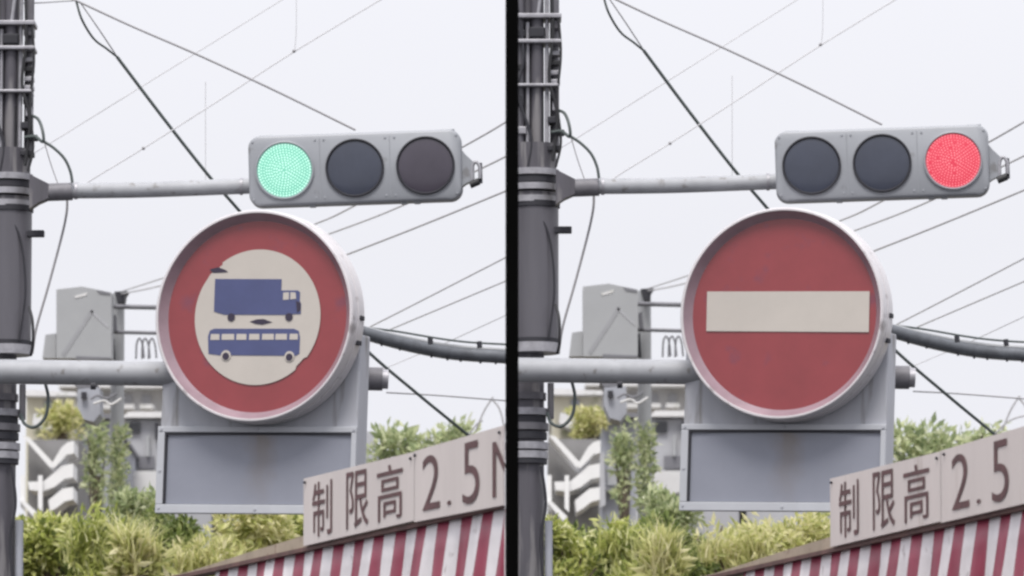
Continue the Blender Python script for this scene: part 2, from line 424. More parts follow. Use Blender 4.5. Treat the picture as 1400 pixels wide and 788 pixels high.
    for a, b in zip(rows, rows[1:]):
        for i in range(len(a)): bm.faces.new((a[i], a[(i + 1) % len(a)], b[(i + 1) % len(a)], b[i]))
    bm.faces.new(rows[0]); bm.faces.new(rows[-1][::-1]); bmesh.ops.recalc_face_normals(bm, faces=bm.faces[:])
    hob = obj('housing', bm, M['housing'], tl, True)
    for x in (-96.5, 0, 97):
        which = {-96.5: 'green', 0: 'amber', 97: 'red'}[x]
        on = which == ('red' if RT else 'green')
        cx = x * U * 1.003; cz = -.5 * U; lr = 38.5 * U
        bm = BM(); lathe(bm, [(lr + .006, -.0395), (lr + .006, -.050), (lr + .001, -.052), (lr - .004, -.046), (lr - .004, -.0395)], 64, (cx, cz))
        rim = obj('lens_rim', bm, M['housing'] if on else M['dark'], tl, True)
        bm = BM(); lathe(bm, [(0, -.0505), (lr * .4, -.0495), (lr * .8, -.047), (lr - .0045, -.0435)], 64, (cx, cz))
        if not on:
            obj('lens', bm, M['glassred'] if which == 'red' else M['glass'], tl, True)
        else:
            base = emit('red_lens_glow', (.95, .035, .075), .58, (.25, .03, .05)) if RT else emit('green_lens_glow', (.26, .76, .58), .56, (.08, .25, .18))
            hot = emit('red_led', (1, .24, .3), .82, (.3, .1, .1)) if RT else emit('green_led', (.62, 1, .86), 1.0, (.2, .3, .25))
            ln = obj('lens', bm, base, tl, True); ln['label'] = f'glowing {which} lamp lens'
            bm = BM(); rl = random.Random(3)
            for ring in range(1, 11):
                rad = lr * .95 * ring / 10.4; cnt = int(2 * math.pi * ring * .86)
                for k in range(cnt):
                    if RT and rl.random() < .04: continue
                    a = 2 * math.pi * (k + .5 * (ring % 2)) / cnt 
                    q = rad / lr; yy = -.0515 + .0065 * q * q
                    s_ = .0045 * rl.uniform(.92, 1.06)
                    x_, z_ = cx + rad * math.cos(a), cz + rad * math.sin(a)
                    top = bm.verts.new((x_, yy - .002, z_)); rg = [bm.verts.new((x_ + s_ * math.cos(j * 1.0472), yy + .0015, z_ + s_ * math.sin(j * 1.0472))) for j in range(6)]
                    for j in range(6): bm.faces.new((top, rg[j], rg[(j + 1) % 6]))
            obj('led_dots', bm, hot, ln, True)
    # end bracket on the right
    bm = BM(); prism(bm, [(146 * U, 22 * U), (152 * U, 14 * U), (163 * U, 3 * U), (163 * U, -21 * U), (152 * U, -26 * U), (146 * U, -30 * U)], -.015, .04)
    br = obj('end_bracket', bm, M['housing'], tl)
    bm = BM(); tube(bm, smooth_path([(160 * U, -.01, -27 * U), (161 * U, -.012, -4 * U), (166 * U, -.014, 3 * U), (171 * U, -.014, -4 * U), (171 * U, -.012, -20 * U)]), 2.4 * U, 10)
    obj('bracket_clip', bm, M['band'], br, True)
    bm = BM(); tube(bm, [(157 * U, -.02, -29 * U), (170 * U, -.02, -24 * U)], 5 * U, 14); obj('bracket_bolt', bm, M['black'], br, True)
    bm = BM(); tube(bm, [(171.5 * U, .0, 2 * U), (171.5 * U, .0, -26 * U)], 3 * U, 12); obj('cable_entry', bm, M['dark'], br, True)
    for x in (-60, 66, 84):
        bm = BM(); box(bm, (x * U - .014, -.02, -H - .008), (x * U + .014, .02, -H + .003), .003); obj('drip_clip', bm, M['housing'], tl)
    for x in (-48, 48.5):
        bm = BM(); box(bm, (x * U - .0015, -.0415, -H + .02), (x * U + .0015, -.0398, H - .02)); obj('seam', bm, M['housing'], tl)
    for x in (-140, -54, -42, 42.5, 55, 140):
        for z in (-40, 40):
            bm = BM(); lathe(bm, [(0, -.0425), (.0045, -.0425), (.006, -.0398)], 8, (x * U, z * U)); obj('screw', bm, M['housing'], tl)
    for x in (-122, 128):
        bm = BM(); box(bm, (x * U - .03, -.01, H - .002), (x * U + .03, .035, H + .005), .003); obj('lid_hinge', bm, M['housing'], tl)

    # ---- sign arm (a part of the pole)
    ar = ppart([(-20, 508, 28.06), (500, 515, 28.06)], 17, M['pipe'], 'sign_arm', pole, 28, False)
    ppart([(498, 518, 28.06), (523, 518.5, 28.06)], 16.2, M['darkpipe'], 'pipe_end', ar, 24, False)
    ppart([(522.8, 518.5, 28.06), (531, 518.8, 28.06)], 13.5, M['band'], 'end_cap', ar, 24, False)
    ppart([(124, 528, 27.98), (131, 528, 27.98)], 5, M['dark'], 'clip', ar, 12, False)

    # ---- variable sign
    yaw = R(-20); cs = math.cos(yaw); sn = -math.sin(yaw)
    c = P(354.5, 434, 27.8)
    sg = thing('round_sign', ('round red no-entry sign with a pale bar above a blank grey plate' if RT else 'round red-ringed sign with blue truck and bus above a blank grey plate'), 'road sign', c, (0, R(1.9), yaw), group='round lit-box signs')
    def q(x, y, d=-.025):       # photograph pixel -> (x, z) on the sign at local depth d
        k = 1 + d / 28
        return (((x + (5 if d > .05 else 0) - 354.5) * U * k - d * sn) / cs, (434 - y) * U * k + d * .118)
    Ro, Rf = 145.5 * U, 132.5 * U
    bm = BM(); lathe(bm, [(Ro - .0155, -.066), (Ro - .0135, -.071), (Ro - .006, -.071), (Ro - .001, -.066), (Ro, -.055), (Ro, -.012), (Ro - .005, -.009), (Ro - .005, -.004), (Ro + .002, -.001), (Ro + .002, .065), (Ro - .03, .078), (0, .078)], 128)
    dr = obj('drum', bm, M['rim'], sg, True)
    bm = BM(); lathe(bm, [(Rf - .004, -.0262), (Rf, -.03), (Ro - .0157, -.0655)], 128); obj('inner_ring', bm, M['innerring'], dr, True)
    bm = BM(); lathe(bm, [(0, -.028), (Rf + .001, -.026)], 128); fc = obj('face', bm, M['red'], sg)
    if RT:
        bm = BM(); a, b = q(247.5, 401.5), q(466, 457)
        prism(bm, [(a[0], a[1]), (b[0], a[1] - .003), (b[0] + .001, b[1] - .004), (a[0] + .001, b[1] + .003)], -0.0315, -.029); obj('bar', bm, M['cream'], fc)
    else:
        pts = []
        ic = (353, 434)
        for k in range(120):
            a = 2 * math.pi * k / 120; x, y = ic[0] + 87 * math.cos(a), ic[1] - 93 * math.sin(a)
            if 128 < math.degrees(a) < 152:          # torn edge at upper left
                f = (math.degrees(a) - 128) / 24; x, y = 303 - 19 * f, 361 + 15 * f
                if .4 < f < .62: x, y = 309, 370
            if 312 < math.degrees(a) < 324: x -= 2; y -= 2
            pts.append(q(x, y))
        bm = BM(); prism(bm, pts, -0.0315, -.029); obj('inner_field', bm, M['cream'], fc)
        bm = BM(); prism(bm, [q(*p) for p in ((284, 368), (296, 365), (306, 368.5), (310, 372), (290, 373))], -0.0330, -0.0317); obj('field_tear', bm, M['wheel'], fc)
        trk = bpy.data.objects.new('truck_symbol', None)
        bm = BM()
        prism(bm, [q(*p) for p in ((292.5, 381), (385, 382), (385, 397.5), (408, 397.5), (411, 400), (411, 412), (413, 416), (413, 430), (404, 430), (391, 431), (328, 430.5), (307, 430.5), (292.5, 426))], -0.0335, -0.0317)
        tk = obj('truck_symbol', bm, M['blue'], fc)
        bm = BM(); prism(bm, [q(*p) for p in ((388, 400.5), (396, 400), (396, 410), (388, 410.5))], -0.0350, -0.0337); prism(bm, [q(*p) for p in ((398, 400), (405, 400.5), (406, 409), (398, 410))], -0.0350, -0.0337); obj('cab_window', bm, M['cream'], tk)
        for x, y in ((317, 434), (397, 434)):
            bm = BM(); lathe(bm, [(0, -0.0352), (5.5 * U, -0.0352), (5.5 * U, -0.0337)], 24, q(x, y)); obj('wheel', bm, M['wheel'], tk)
        bm = BM(); prism(bm, [q(*p) for p in ((406, 412), (412, 414), (413, 424), (408, 428))], -0.0352, -0.0337); obj('cab_front', bm, M['wheel'], tk)
        bm = BM(); prism(bm, [q(*p) for p in ((343, 440), (352, 437), (362, 436.5), (374, 441), (360, 444.5), (350, 443))], -0.0335, -0.0317); obj('middle_mark', bm, M['wheel'], fc)
        bm = BM(); prism(bm, [q(*p) for p in ((285.5, 460), (288, 452), (294, 449.5), (404, 450), (411, 453), (413, 462), (413, 484), (408, 487), (302, 486), (287, 484))], -0.0335, -0.0317)
        bs = obj('bus_symbol', bm, M['blue'], fc)
        bm = BM()
        for x0, x1 in ((289.5, 301.5), (305, 322), (325.5, 339), (343, 357), (361, 377), (379.5, 395), (399, 410)):
            prism(bm, [q(x0, 457), q(x1, 457), q(x1 + .3, 465), q(x0 - .3, 465)], -0.0350, -0.0337)
        obj('bus_windows', bm, M['cream'], bs)
        for x, y in ((311.5, 487.5), (399.5, 489)):
            bm = BM(); lathe(bm, [(0, -0.0351), (7.2 * U, -0.0351), (7.2 * U, -0.0337)], 24, q(x, y - 1)); obj('wheel_arch', bm, M['cream'], bs)
            bm = BM(); lathe(bm, [(0, -0.0366), (5 * U, -0.0366), (5 * U, -0.0353)], 24, q(x, y)); obj('wheel', bm, M['wheel'], bs)
    # panel behind and below
    D = .06
    x0, z1 = q(214, 457, D); x1, z0 = q(487, 701, D)
    bm = BM(); box(bm, (x0, .0785, z0), (x1, .2, z1), .008); obj('back_panel', bm, M['panel'], sg)
    fx0, fz1 = q(223, 592, D); fx1, fz0 = q(481, 691, D)
    bm = BM()
    xa, za = q(213, 584, D); xb, zb = q(488, 703, D)
    for lo, hi in (((xa, .058, fz1), (xb, .0775, za)), ((xa, .058, zb), (xb, .0775, fz0)), ((xa, .058, fz0 + .0005), (fx0, .0775, fz1 - .0005)), ((fx1, .058, fz0 + .0005), (xb, .0775, fz1 - .0005))):
        box(bm, lo, hi, .003)
    obj('plate_frame', bm, M['frame'], sg)
    bm = BM(); box(bm, (fx0 + .003, .0725, fz0 + .003), (fx1 - .003, .0778, fz1 - .004)); obj('blank_plate', bm, M['plate'], sg)
    bm = BM(); box(bm, (fx0 + .0005, .0615, fz1 - .010), (fx1 - .0005, .0722, fz1 - .0005)); box(bm, (fx0 + .0005, .0615, fz0 + .004), (fx0 + .010, .0722, fz1 - .0105)); obj('recess_shadow', bm, M['dark'], sg)  # dark strips standing in for the shade along the recess top and left
    for x, y in ((218, 588), (218, 645), (218, 696), (352, 587.5), (352, 697), (484.5, 588), (484.5, 645), (484.5, 697)):
        a = q(x, y, D); bm = BM(); lathe(bm, [(0, .0545), (.006, .0545), (.0075, .058)], 8, a); obj('bolt', bm, M['panel'], sg)
    for x, y in ((494, 436), (491, 470)):
        a = q(x, y, .03); bm = BM(); box(bm, (a[0] - .012, .01, a[1] - .01), (a[0] + .012, .05, a[1] + .01), .003); obj('latch', bm, M['dark'], sg)
    bm = BM(); box(bm, (q(262, 0, .2)[0], .205, q(0, 545, .2)[1]), (q(430, 0, .2)[0], .24, q(0, 480, .2)[1]), .005); obj('mounting_plate', bm, M['darkpipe'], sg)

    # ---- gate with height limit boards and striped curtain
    GY0 = 20.0; gz = P(690, 690, GY0).z
    A = P(690, 690, GY0) if not RT else P(690, 690, GY0)
    def onz(x, y, z):
        p1 = P(x, y, 10.0); d = p1 - Vector((0, 0, CAM_Z)); return Vector((0, 0, CAM_Z)) + d * ((z - CAM_Z) / d.z)
    B = onz(290, 778, gz)
    dv = (B - A); dv.z = 0; Lg = dv.length; dv.normalize(); nv = Vector((-dv.y, dv.x, 0))
    if nv.y > 0: nv = -nv
    def tx(x):      # distance along the gate from A for a pixel column (at board height)
        d = P(x, 690, 10.0) - Vector((0, 0, CAM_Z)); det = d.x * (-dv.y) - d.y * (-dv.x)
        # camera + k*d = A + t*dv  (plan view)
        k, t_ = None, None
        a, b_, e, f_ = d.x, -dv.x, d.y, -dv.y; D_ = a * f_ - b_ * e
        return (a * (A.y - 0) - e * (A.x - 0)) / D_
    def gp(t_, z, o=0): return Vector((A.x, A.y, 0)) + dv * t_ + nv * (o - .026) + Vector((0, 0, z))
    def tmin(o): return -1.5 if RT else (-wd - .002 - A.x - nv.x * (o - .026)) / dv.x
    def gbox(bm, t0, t1, z0, z1, o0, o1, mi=0):
        v = [bm.verts.new(gp(max(t_, tmin(o)), z, o)) for t_ in (t0, t1) for z in (z0, z1) for o in (o0, o1)]
        fs = [bm.faces.new([v[i] for i in k]) for k in ((0, 1, 3, 2), (4, 6, 7, 5), (0, 4, 5, 1), (2, 3, 7, 6), (0, 2, 6, 4), (1, 5, 7, 3))]
        for f in fs: f.material_index = mi
        bmesh.ops.recalc_face_normals(bm, faces=fs)
    tL = Lg + 1.6; tR = -1.5 if RT else -.3
    tb = tx(415); tj = tx(566)
    gate = thing('height_gate', f'tan beam with rusty rail carrying the height boards in the {half}', 'gate', (0, 0, 0), group='height gates')
    bm = BM(); v = []
    for t_, h in ((tR, .05), (tb, .05), (tx(340), .036), (tx(250), .012), (tL, .012)):
        v.append([bm.verts.new(gp(max(t_, tmin(o)), gz + z, o)) for z, o in ((.0085, -.05), (.0085, .008), (h, .008), (h, -.05))])
    for a, b in zip(v, v[1:]):
        for k in range(4): bm.faces.new((a[k], b[k], b[(k + 1) % 4], a[(k + 1) % 4]))
    bm.faces.new(v[0]); bm.faces.new(v[-1][::-1]); bmesh.ops.recalc_face_normals(bm, faces=bm.faces[:])
    obj('beam', bm, M['tan'], gate)
    bm = BM(); gbox(bm, tR, tL, gz - .006, gz + .008, -.05, .013); obj('rail', bm, M['rust'], gate)
    for t_ in ((tL - .1,) if not RT else (tL - .1, tR + .1)):
        bm = BM(); tube(bm, [gp(t_, 0, -.13), gp(t_, gz + .07, -.13)], .055, 20); obj('post', bm, M['tan'], gate, True)
    # boards
    def board(t0, t1, zlo0, zlo1, zhi0, zhi1, text, label, edge_dark=False):
        """t0 is the left end of the board"""
        bd = thing('height_board', label, 'sign board', gp(t0, zlo0), group='height limit boards')
        off = bd.location
        bm = BM(); v = []
        for t_, lo, hi in ((t0, zlo0, zhi0), (t1, zlo1, zhi1)):
            for z in (lo, hi):
                for o in (.026, .014): v.append(bm.verts.new(gp(max(t_, tmin(o)), z, o) - off))
        fs = [bm.faces.new([v[i] for i in k]) for k in ((0, 1, 3, 2), (4, 6, 7, 5), (0, 4, 5, 1), (2, 3, 7, 6), (0, 2, 6, 4), (1, 5, 7, 3))]
        bmesh.ops.recalc_face_normals(bm, faces=fs)
        obj('panel', bm, M['board'], bd)
        for ch, u0, u1, w0, w1 in text:
            cu = bpy.data.curves.new('tmp', 'FONT'); cu.body = ch; cu.offset = -.005 if len(ch.encode()) == 1 else .001; cu.extrude = 0
            to = bpy.data.objects.new('tmp', cu); COL.objects.link(to)
            dg = bpy.context.evaluated_depsgraph_get(); dg.update()
            me = bpy.data.meshes.new_from_object(to.evaluated_get(dg))
            bpy.data.objects.remove(to)
            xs = [p.co.x for p in me.vertices]; ys = [p.co.y for p in me.vertices]
            ax, bx_, ay, by_ = min(xs), max(xs), min(ys), max(ys)
            for p in me.vertices:
                u = u0 + (u1 - u0) * (p.co.x - ax) / (bx_ - ax); w_ = w0 + (w1 - w0) * (p.co.y - ay) / (by_ - ay)
                t_ = t0 + (t1 - t0) * u
                lo = zlo0 + (zlo1 - zlo0) * u; hi = zhi0 + (zhi1 - zhi0) * u
                p.co = gp(max(t_, tmin(.0285)), lo + (hi - lo) * w_, .0285) - off
            me.materials.clear(); me.materials.append(M['ink'])
            o = bpy.data.objects.new('character', me); COL.objects.link(o); o.parent = bd
        for t_, z in ((t0 + (t1 - t0) * .02, zhi0 - .015), (t0 + (t1 - t0) * .97, zhi1 - .02)):
            bm = BM(); cc = gp(t_, z, .03) - off; bmesh.ops.create_icosphere(bm, subdivisions=1, radius=.006, matrix=Matrix.Translation(cc)); obj('screw', bm, M['dark'], bd)
        return bd
    def zat(x, y):
        d = P(x, y, 10.0) - Vector((0, 0, CAM_Z)); p = gp(tx(x), 0); return CAM_Z + d.z * (p.y / d.y)
    board(tb, tj - .008, zat(415, 747), zat(563, 713), zat(415, 655), zat(563, 619),
          [('制', .087, .27, .09, .9), ('限', .40, .60, .09, .93), ('高', .675, .90, .09, .9)],
          f'off-white board lettered in Japanese characters beside the 2.5 board, {half}')
    tend = -1.4 if RT else tmin(.02)
    u = lambda x: (tx(x + (4 if RT else 0)) - tj) / (tend - tj)
    board(tj, tend, zat(568, 714), gz + .012 if RT else zat(689, 691), zat(568, 617), zat(568, 617) + (zat(689, 582) - zat(568, 617)) * (tend - tj) / (tx(689) - tj),
          [('2', u(578), u(602), .13, .88), ('.', u(612), u(617.5), .14, .2), ('5', u(633), u(656), .1, .91)] + ([('M', u(682), u(716), .1, .82)] if RT else [('M', u(674), u(708), .12, .82)]),
          f'off-white board lettered 2.5, rightmost in the {half}')
    # curtain: pleated, striped sheet below the rail
    bm = BM(); per = .215; t0, t1 = tR - .6, tx(284); n = 0; cols = []
    step = per / 8; k = 0
    nn = int((t1 - t0) / step)
    for i in range(nn + 1):
        t_ = t0 + i * step; col = []
        for j in range(9):
            f = j / 8
            sag = (.014 * math.sin(t_ * 9.0) + .007 * math.sin(t_ * 31 + f * 9) + .005 * math.sin(t_ * 57 - f * 17)) * (f + .1)
            o = -.004 + .007 * math.sin(2 * math.pi * t_ / per * .37 + f * .4) * (.25 + f) + .016 * math.sin(t_ * 23 + f * 2) * f + .008 * math.sin(t_ * 47 + f * 5) * (f + .15)
            col.append(bm.verts.new(gp(max(t_ + f * .3 + sag, tmin(o)), gz - .0065 - f * .68, o)))
        cols.append(col)
    for i, (a, b) in enumerate(zip(cols, cols[1:])):
        for j in range(8):
            f = bm.faces.new((a[j], b[j], b[j + 1], a[j + 1])); f.material_index = 1 if (i % 8) < 4 else 0; f.smooth = True
    o = obj('striped_curtain', bm, [M['cwhite'], M['cred']])
    sm = o.modifiers.new('thickness', 'SOLIDIFY'); sm.thickness = .002
    tag(o, f'red and white striped curtain hanging under the boards in the {half}', 'curtain', 'striped curtains')

    # ---- distant utility pole with cabinet
    Y = 42
    base = P(161, 450, Y)
    fp = thing('utility_pole', f'distant grey utility pole with big cabinet, left of the {sgn}', 'utility pole', (base.x, Y, BANK), group='distant utility poles')
    bm = BM(); tube(bm, [(0, 0, 0), (0, 0, P(161, 402, Y).z - BANK)], 9 * Y / F, 16, radii=[11 * Y / F, 9 * Y / F]); obj('shaft', bm, M['boxgrey'], fp, True)
    def f_prism(pts, m, name, d0=-.3, dep=.25, par=None): 
        o = pprism(pts, Y + d0, dep, m, name, par or fp); return o
    f_prism([(77, 396), (112, 392), (152, 400), (152, 490), (77, 490)], M['boxgrey'], 'cabinet', -.5, .3)
    f_prism([(62, 458), (76.4, 456), (76.4, 490), (58, 490)], M['boxgrey'], 'cabinet_side', -.45, .25)
    f_prism([(84, 484), (124, 424), (127, 423), (128, 427), (88, 488)], M['darkseam'], 'cabinet_seam', -.503, .002)
    f_prism([(124, 423), (148, 446), (148, 449), (124, 427)], M['hwall'], 'cabinet_seam', -.503, .002)
    f_prism([(102, 405), (120, 400), (118, 404), (103, 408)], M['hwhite'], 'cabinet_label', -.504, .003)
    f_prism([(132, 397), (150, 400), (151, 404), (136, 402)], M['boxdark'], 'cabinet_hinge', -.504, .003)
    f_prism([(104, 487), (152, 489), (152, 492), (104, 492)], M['boxdark'], 'cabinet_foot', -.504, .003)
    f_prism([(156, 399), (174, 398), (171, 402), (169, 414), (161, 414)], M['dark'], 'insulator', -.14, .2)
    for y, r, x1 in ((420, 3.4, 235), (455, 2.6, 235)): ptube([(140, y - 1, Y - .2), (x1, y + 1, Y - .2)], r, M['boxdark'], 'crossarm', fp, 10, False)
    f_prism([(150, 460), (155, 458), (157, 490), (151, 490)], M['dark'], 'bracket', -.25, .1)
    f_prism([(153, 432), (158, 430), (160, 452), (154, 454)], M['boxdark'], 'bracket', -.25, .1)
    for x in (186, 194, 203): ptube([(x, 491, Y - .3), (x + 1, 470, Y - .3), (x + 5, 463, Y - .3), (x + 9, 472, Y - .3), (x + 11, 490, Y - .3)], 1.3, M['boxdark'], 'jumper_wire', fp, 8)
    f_prism([(106, 532), (136, 530), (137, 566), (128, 577), (114, 573), (106, 556)], M['hblue'], 'transformer', -.5, .35)
    f_prism([(111, 536), (118, 536), (119, 545), (111, 545)], M['dark'], 'transformer_bushing', -.54, .03)
    f_prism([(100, 524), (132, 524), (130, 531), (106, 531)], M['boxdark'], 'transformer_lid', -.5, .35)
    ptube([(124, 546, Y - .6), (134, 541, Y - .6), (146, 545, Y - .6), (160, 538, Y - .6)], 1.6, M['boxdark'], 'jumper_wire', fp, 8)
    ptube([(128, 552, Y - .6), (142, 548, Y - .6), (152, 553, Y - .6), (166, 545, Y - .6)], 1.6, M['hwhite'], 'jumper_wire', fp, 8)

    # ---- exterior staircase tower
    Y = 50
    st = thing('staircase_tower', f'white zigzag outdoor staircase low beside the pole {by}', 'staircase', (P(68, 640, Y).x, Y, BANK), group='outdoor staircases')
    zb = BANK
    bm = BM(); a = P(30, 650, Y); b = P(100, 650, Y); box(bm, Vector((a.x, Y + .6, zb)) - st.location, Vector((b.x, Y + 1.8, P(60, 592, Y).z)) - st.location); obj('core', bm, M['stairg'], st)
    pprism([(30, 596), (40, 598), (72, 632), (84, 612), (92, 605), (101, 603), (101, 620), (91, 622), (84, 630), (74, 640), (68, 639)], Y, .5, M['stairw'], 'flight', st)
    pprism([(38, 659), (60, 658), (72, 648), (84, 637), (100, 634), (100, 653), (88, 655), (74, 666), (58, 672), (40, 670)], Y + .02, .5, M['stairw'], 'flight', st)
    pprism([(66, 684), (76, 676), (86, 668), (100, 666), (100, 683), (88, 686), (78, 694), (68, 700)], Y + .04, .5, M['stairw'], 'flight', st)
    for x in (28, 52): pprism([(x, 650), (x + 6, 650), (x + 6, 700), (x, 694)], Y - .03, .025, M['stairw'], 'post', st)
    pprism([(26, 684), (33, 684), (56, 706), (50, 712)], Y - .06, .025, M['stairw'], 'handrail', st)

    # ---- buildings behind
    Y = 58
    def bld(name, label, x0, y0, x1, m, dep=4, grp=None):
        o = thing(name, label, 'building', (P((x0 + x1) / 2, y0, Y).x, Y, BANK), group=grp)
        a = P(x0, y0, Y); b = P(x1, y0, Y); bm = BM(); box(bm, Vector((a.x, Y, BANK)) - o.location, Vector((b.x, Y + dep, a.z)) - o.location); obj('wall', bm, m, o); return o
    Y = 84
    b0 = bld('apartment_block', f'far pale apartment block under the sign arm, behind the other houses, {half}', 84, 530, 300, M['farwall'], 8, 'far apartment blocks')
    pprism([(80, 526), (304, 526), (304, 529.8), (80, 529.8)], Y - .4, 8.6, M['hwhite'], 'roof', b0)
    for xx in (140, 168, 194): 
        wn = pprism([(xx, 540), (xx + 12, 540), (xx + 12, 552), (xx, 552)], Y - .04, .035, M['hwall'], 'window', b0)
        pprism([(xx - 3, 553), (xx + 15, 553), (xx + 15, 559), (xx - 3, 559)], Y - .9, .85, M['hwhite'], 'balcony', b0)
    Y = 58
    b1 = bld('cream_building', f'cream walled building behind the staircase {by}', 36, 540, 102, M['hcream'], grp='cream buildings')
    pprism([(33, 533), (104, 536), (104, 541.5), (33, 541.5)], Y - .2, 4.3, M['hwhite'], 'roof', b1)
    pprism([(46, 566), (82, 570), (88, 582), (60, 588), (44, 580)], Y - .5, .45, M['hwhite'], 'awning', b1)
    pprism([(60, 548), (72, 548), (72, 560), (60, 560)], Y - .02, .015, M['hblue'], 'window', b1)
    Y = 56
    b2 = bld('bluegrey_building', f'narrow blue-grey building right of the white staircase, {half}', 103, 572, 150, M['hblue'], grp='blue-grey buildings')
    pprism([(99, 566), (152, 566), (152, 572), (99, 572)], Y - .2, 4.3, M['boxdark'], 'roof', b2)
    pprism([(112, 584), (134, 584), (134, 604), (112, 604)], Y - .03, .025, M['boxgrey'], 'window', b2)
    pprism([(110, 640), (136, 638), (136, 662), (110, 664)], Y - .03, .025, M['boxgrey'], 'window', b2)
    pprism([(108, 666), (140, 670), (140, 675), (108, 671)], Y - .12, .1, M['boxdark'], 'balcony', b2)
    pprism([(100, 622), (106, 618), (108, 690), (100, 694)], Y - .12, .1, M['hwall'], 'downpipe', b2)
    Y = 60
    b3 = bld('grey_house', f'grey house with small dark window left of the {sgn}', 172, 574, 290, M['hwall'], grp='grey houses')
    pprism([(168, 570), (176, 563), (300, 563), (300, 571), (168, 571)], Y - .1, 4.4, M['hwhite'], 'roof', b3)
    pprism([(300.5, 590), (513, 590), (513, 720), (300.5, 720)], Y + .1, 3, M['hwall'], 'annex', b3)
    wn = pprism([(176, 578), (192, 578), (192, 592), (176, 592)], Y - .04, .035, M['pane'], 'window', b3)
    pprism([(173, 593), (195, 593), (195, 596.5), (173, 596.5)], Y - .1, .09, M['hwhite'], 'sill', wn)
    pprism([(184, 577.9), (185.5, 577.9), (185.5, 592), (184, 592)], Y - .06, .018, M['hwall'], 'mullion', wn)
    wn = pprism([(188, 624), (211, 624), (211, 641), (188, 641)], Y - .04, .035, M['boxdark'], 'window', b3)
    for y in (628, 633, 638): pprism([(188, y), (211, y), (211, y + 2), (188, y + 2)], Y - .06, .018, M['hwall'], 'louvre', wn)
    pprism([(172, 644), (214, 644), (214, 672), (172, 680)], Y - .5, .4, M['hwhite'], 'balcony', b3)
    pprism([(200, 596), (204, 596), (204, 624), (200, 624)], Y - .08, .07, M['boxgrey'], 'downpipe', b3)
    pprism([(212, 578), (216, 578), (216, 600), (212, 600)], Y - .08, .07, M['dark'], 'meter_box', b3)

    # ---- vegetation
    def shrub(cx, ctop, cbot, wpx, Y, n, size, m, label, style='leaf', name='shrub', trunk=True, gap=.5, cat='shrub', grp='shrubs on the bank'):
        c = P(cx, (ctop + cbot) / 2, Y); s = Y / F
        rz = (cbot - ctop) / 2 * s; rx = wpx / 2 * s
        o = thing(name, label, cat, (c.x, Y, BANK), group=grp); bm = BM(); lc = c - o.location
        kk = 14
        for i in range(kk):
            a = rnd.uniform(0, 6.283); r_ = math.sqrt(rnd.random()) * .75
            p = lc + Vector((rx * r_ * math.cos(a), rx * .6 * r_ * math.sin(a) * 1.0, rz * rnd.uniform(-.75, .75)))
            if style == 'leaf': leaves(bm, p, (rx * .44, rx * .42, rz * .42), int(n * 1.25) // kk, size * rnd.uniform(.8, 1.25), rnd)
            else:
                blades(bm, p - Vector((0, 0, rz * .35)), rx * .16, n // kk // 2, size * 5, size * .16, rnd)
                leaves(bm, p, (rx * .4, rx * .35, rz * .4), n // kk // 3, size * .8, rnd, 2.2)
        obj('crown' if cat == 'tree' else 'foliage', bm, m, o)
        bm = BM()
        base = Vector((0, 0, 0)); top = lc + Vector((0, 0, -rz * .2))
        if top.z > .05:
            tube(bm, smooth_path([base, base.lerp(top, .5) + Vector((rx * .1, 0, 0)), top], 4), .03, 8, radii=None)
            for i in range(5):
                e = lc + Vector((rnd.uniform(-.7, .7) * rx, rnd.uniform(-.3, .3) * rx, rnd.uniform(0, .7) * rz))
                tube(bm, [base.lerp(top, .5 + .1 * i), e], .012, 6, radii=[.014, .005])
            obj('trunk' if cat == 'tree' else 'stem', bm, M['bark'], o, True)
        return o
    where = f'in the {half}'
    shrub(60, 716, 830, 130, 33.5, 4200, .03, M['leafA'], f'yellow-green leafy shrub low beside the dark pole {where}')
    shrub(150, 703, 830, 130, 33.0, 2600, .034, M['leafA'], f'bright yellow-green grassy shrub second from the pole {where}', 'blade')
    shrub(225, 694, 830, 130, 34.0, 4200, .03, M['leafB'], f'darker green shrub below the left corner of the blank plate {where}')
    shrub(200, 668, 740, 80, 36.0, 1300, .03, M['leafC'], f'grey-green sprigs rising in front of the grey house {where}')
    shrub(290, 715, 850, 130, 33.2, 2600, .034, M['leafD'], f'grassy shrub hanging below the middle of the blank plate {where}', 'blade')
    shrub(188, 738, 815, 70, 32.3, 900, .05, M['leafD'], f'fan of long pale grass blades in front of the shrubs {where}', 'blade', name='grass_clump', cat='grass', grp='grass clumps on the bank')
    shrub(345, 698, 820, 130, 33.8, 3800, .03, M['leafD'], f'pale straw-green shrub just behind the tan beam {where}')
    shrub(400, 700, 800, 110, 34.5, 2600, .03, M['leafA'], f'yellowish shrub behind the left end of the lettered board {where}')
    shrub(100, 724, 830, 110, 36.0, 2600, .034, M['leafB'], f'dark green shrub deep between the pole and staircase foot {where}')
    shrub(132, 578, 700, 36, 47.0, 420, .036, M['leafC'], f'slim grey-green tree between blue-grey building and grey house {where}', name='slender_tree', cat='tree', grp='slender trees')
    shrub(86, 556, 604, 56, 53.5, 700, .036, M['leafD'], f'pale tree over the white staircase {where}', name='pale_tree', cat='tree', grp='pale trees')
    shrub(545, 586, 655, 120, 40.0, 650, .04, M['leafC'], f'grey-green leafy tree right of the {sgn}, behind the boards', name='leafy_tree', cat='tree', grp='leafy trees behind the boards')
    shrub(612, 574, 640, 84, 42.0, 300, .04, M['leafC'], f'sparse grey-green tree above the 2.5 board {where}', name='sparse_tree', cat='tree', grp='sparse trees above the boards')
    iv = thing('climbing_plant', f'pale climbing plant wrapped round the distant pole shaft left of the {sgn}', 'plant', (P(163, 640, 42).x, 42, BANK), group='climbing plants')
    bm = BM()
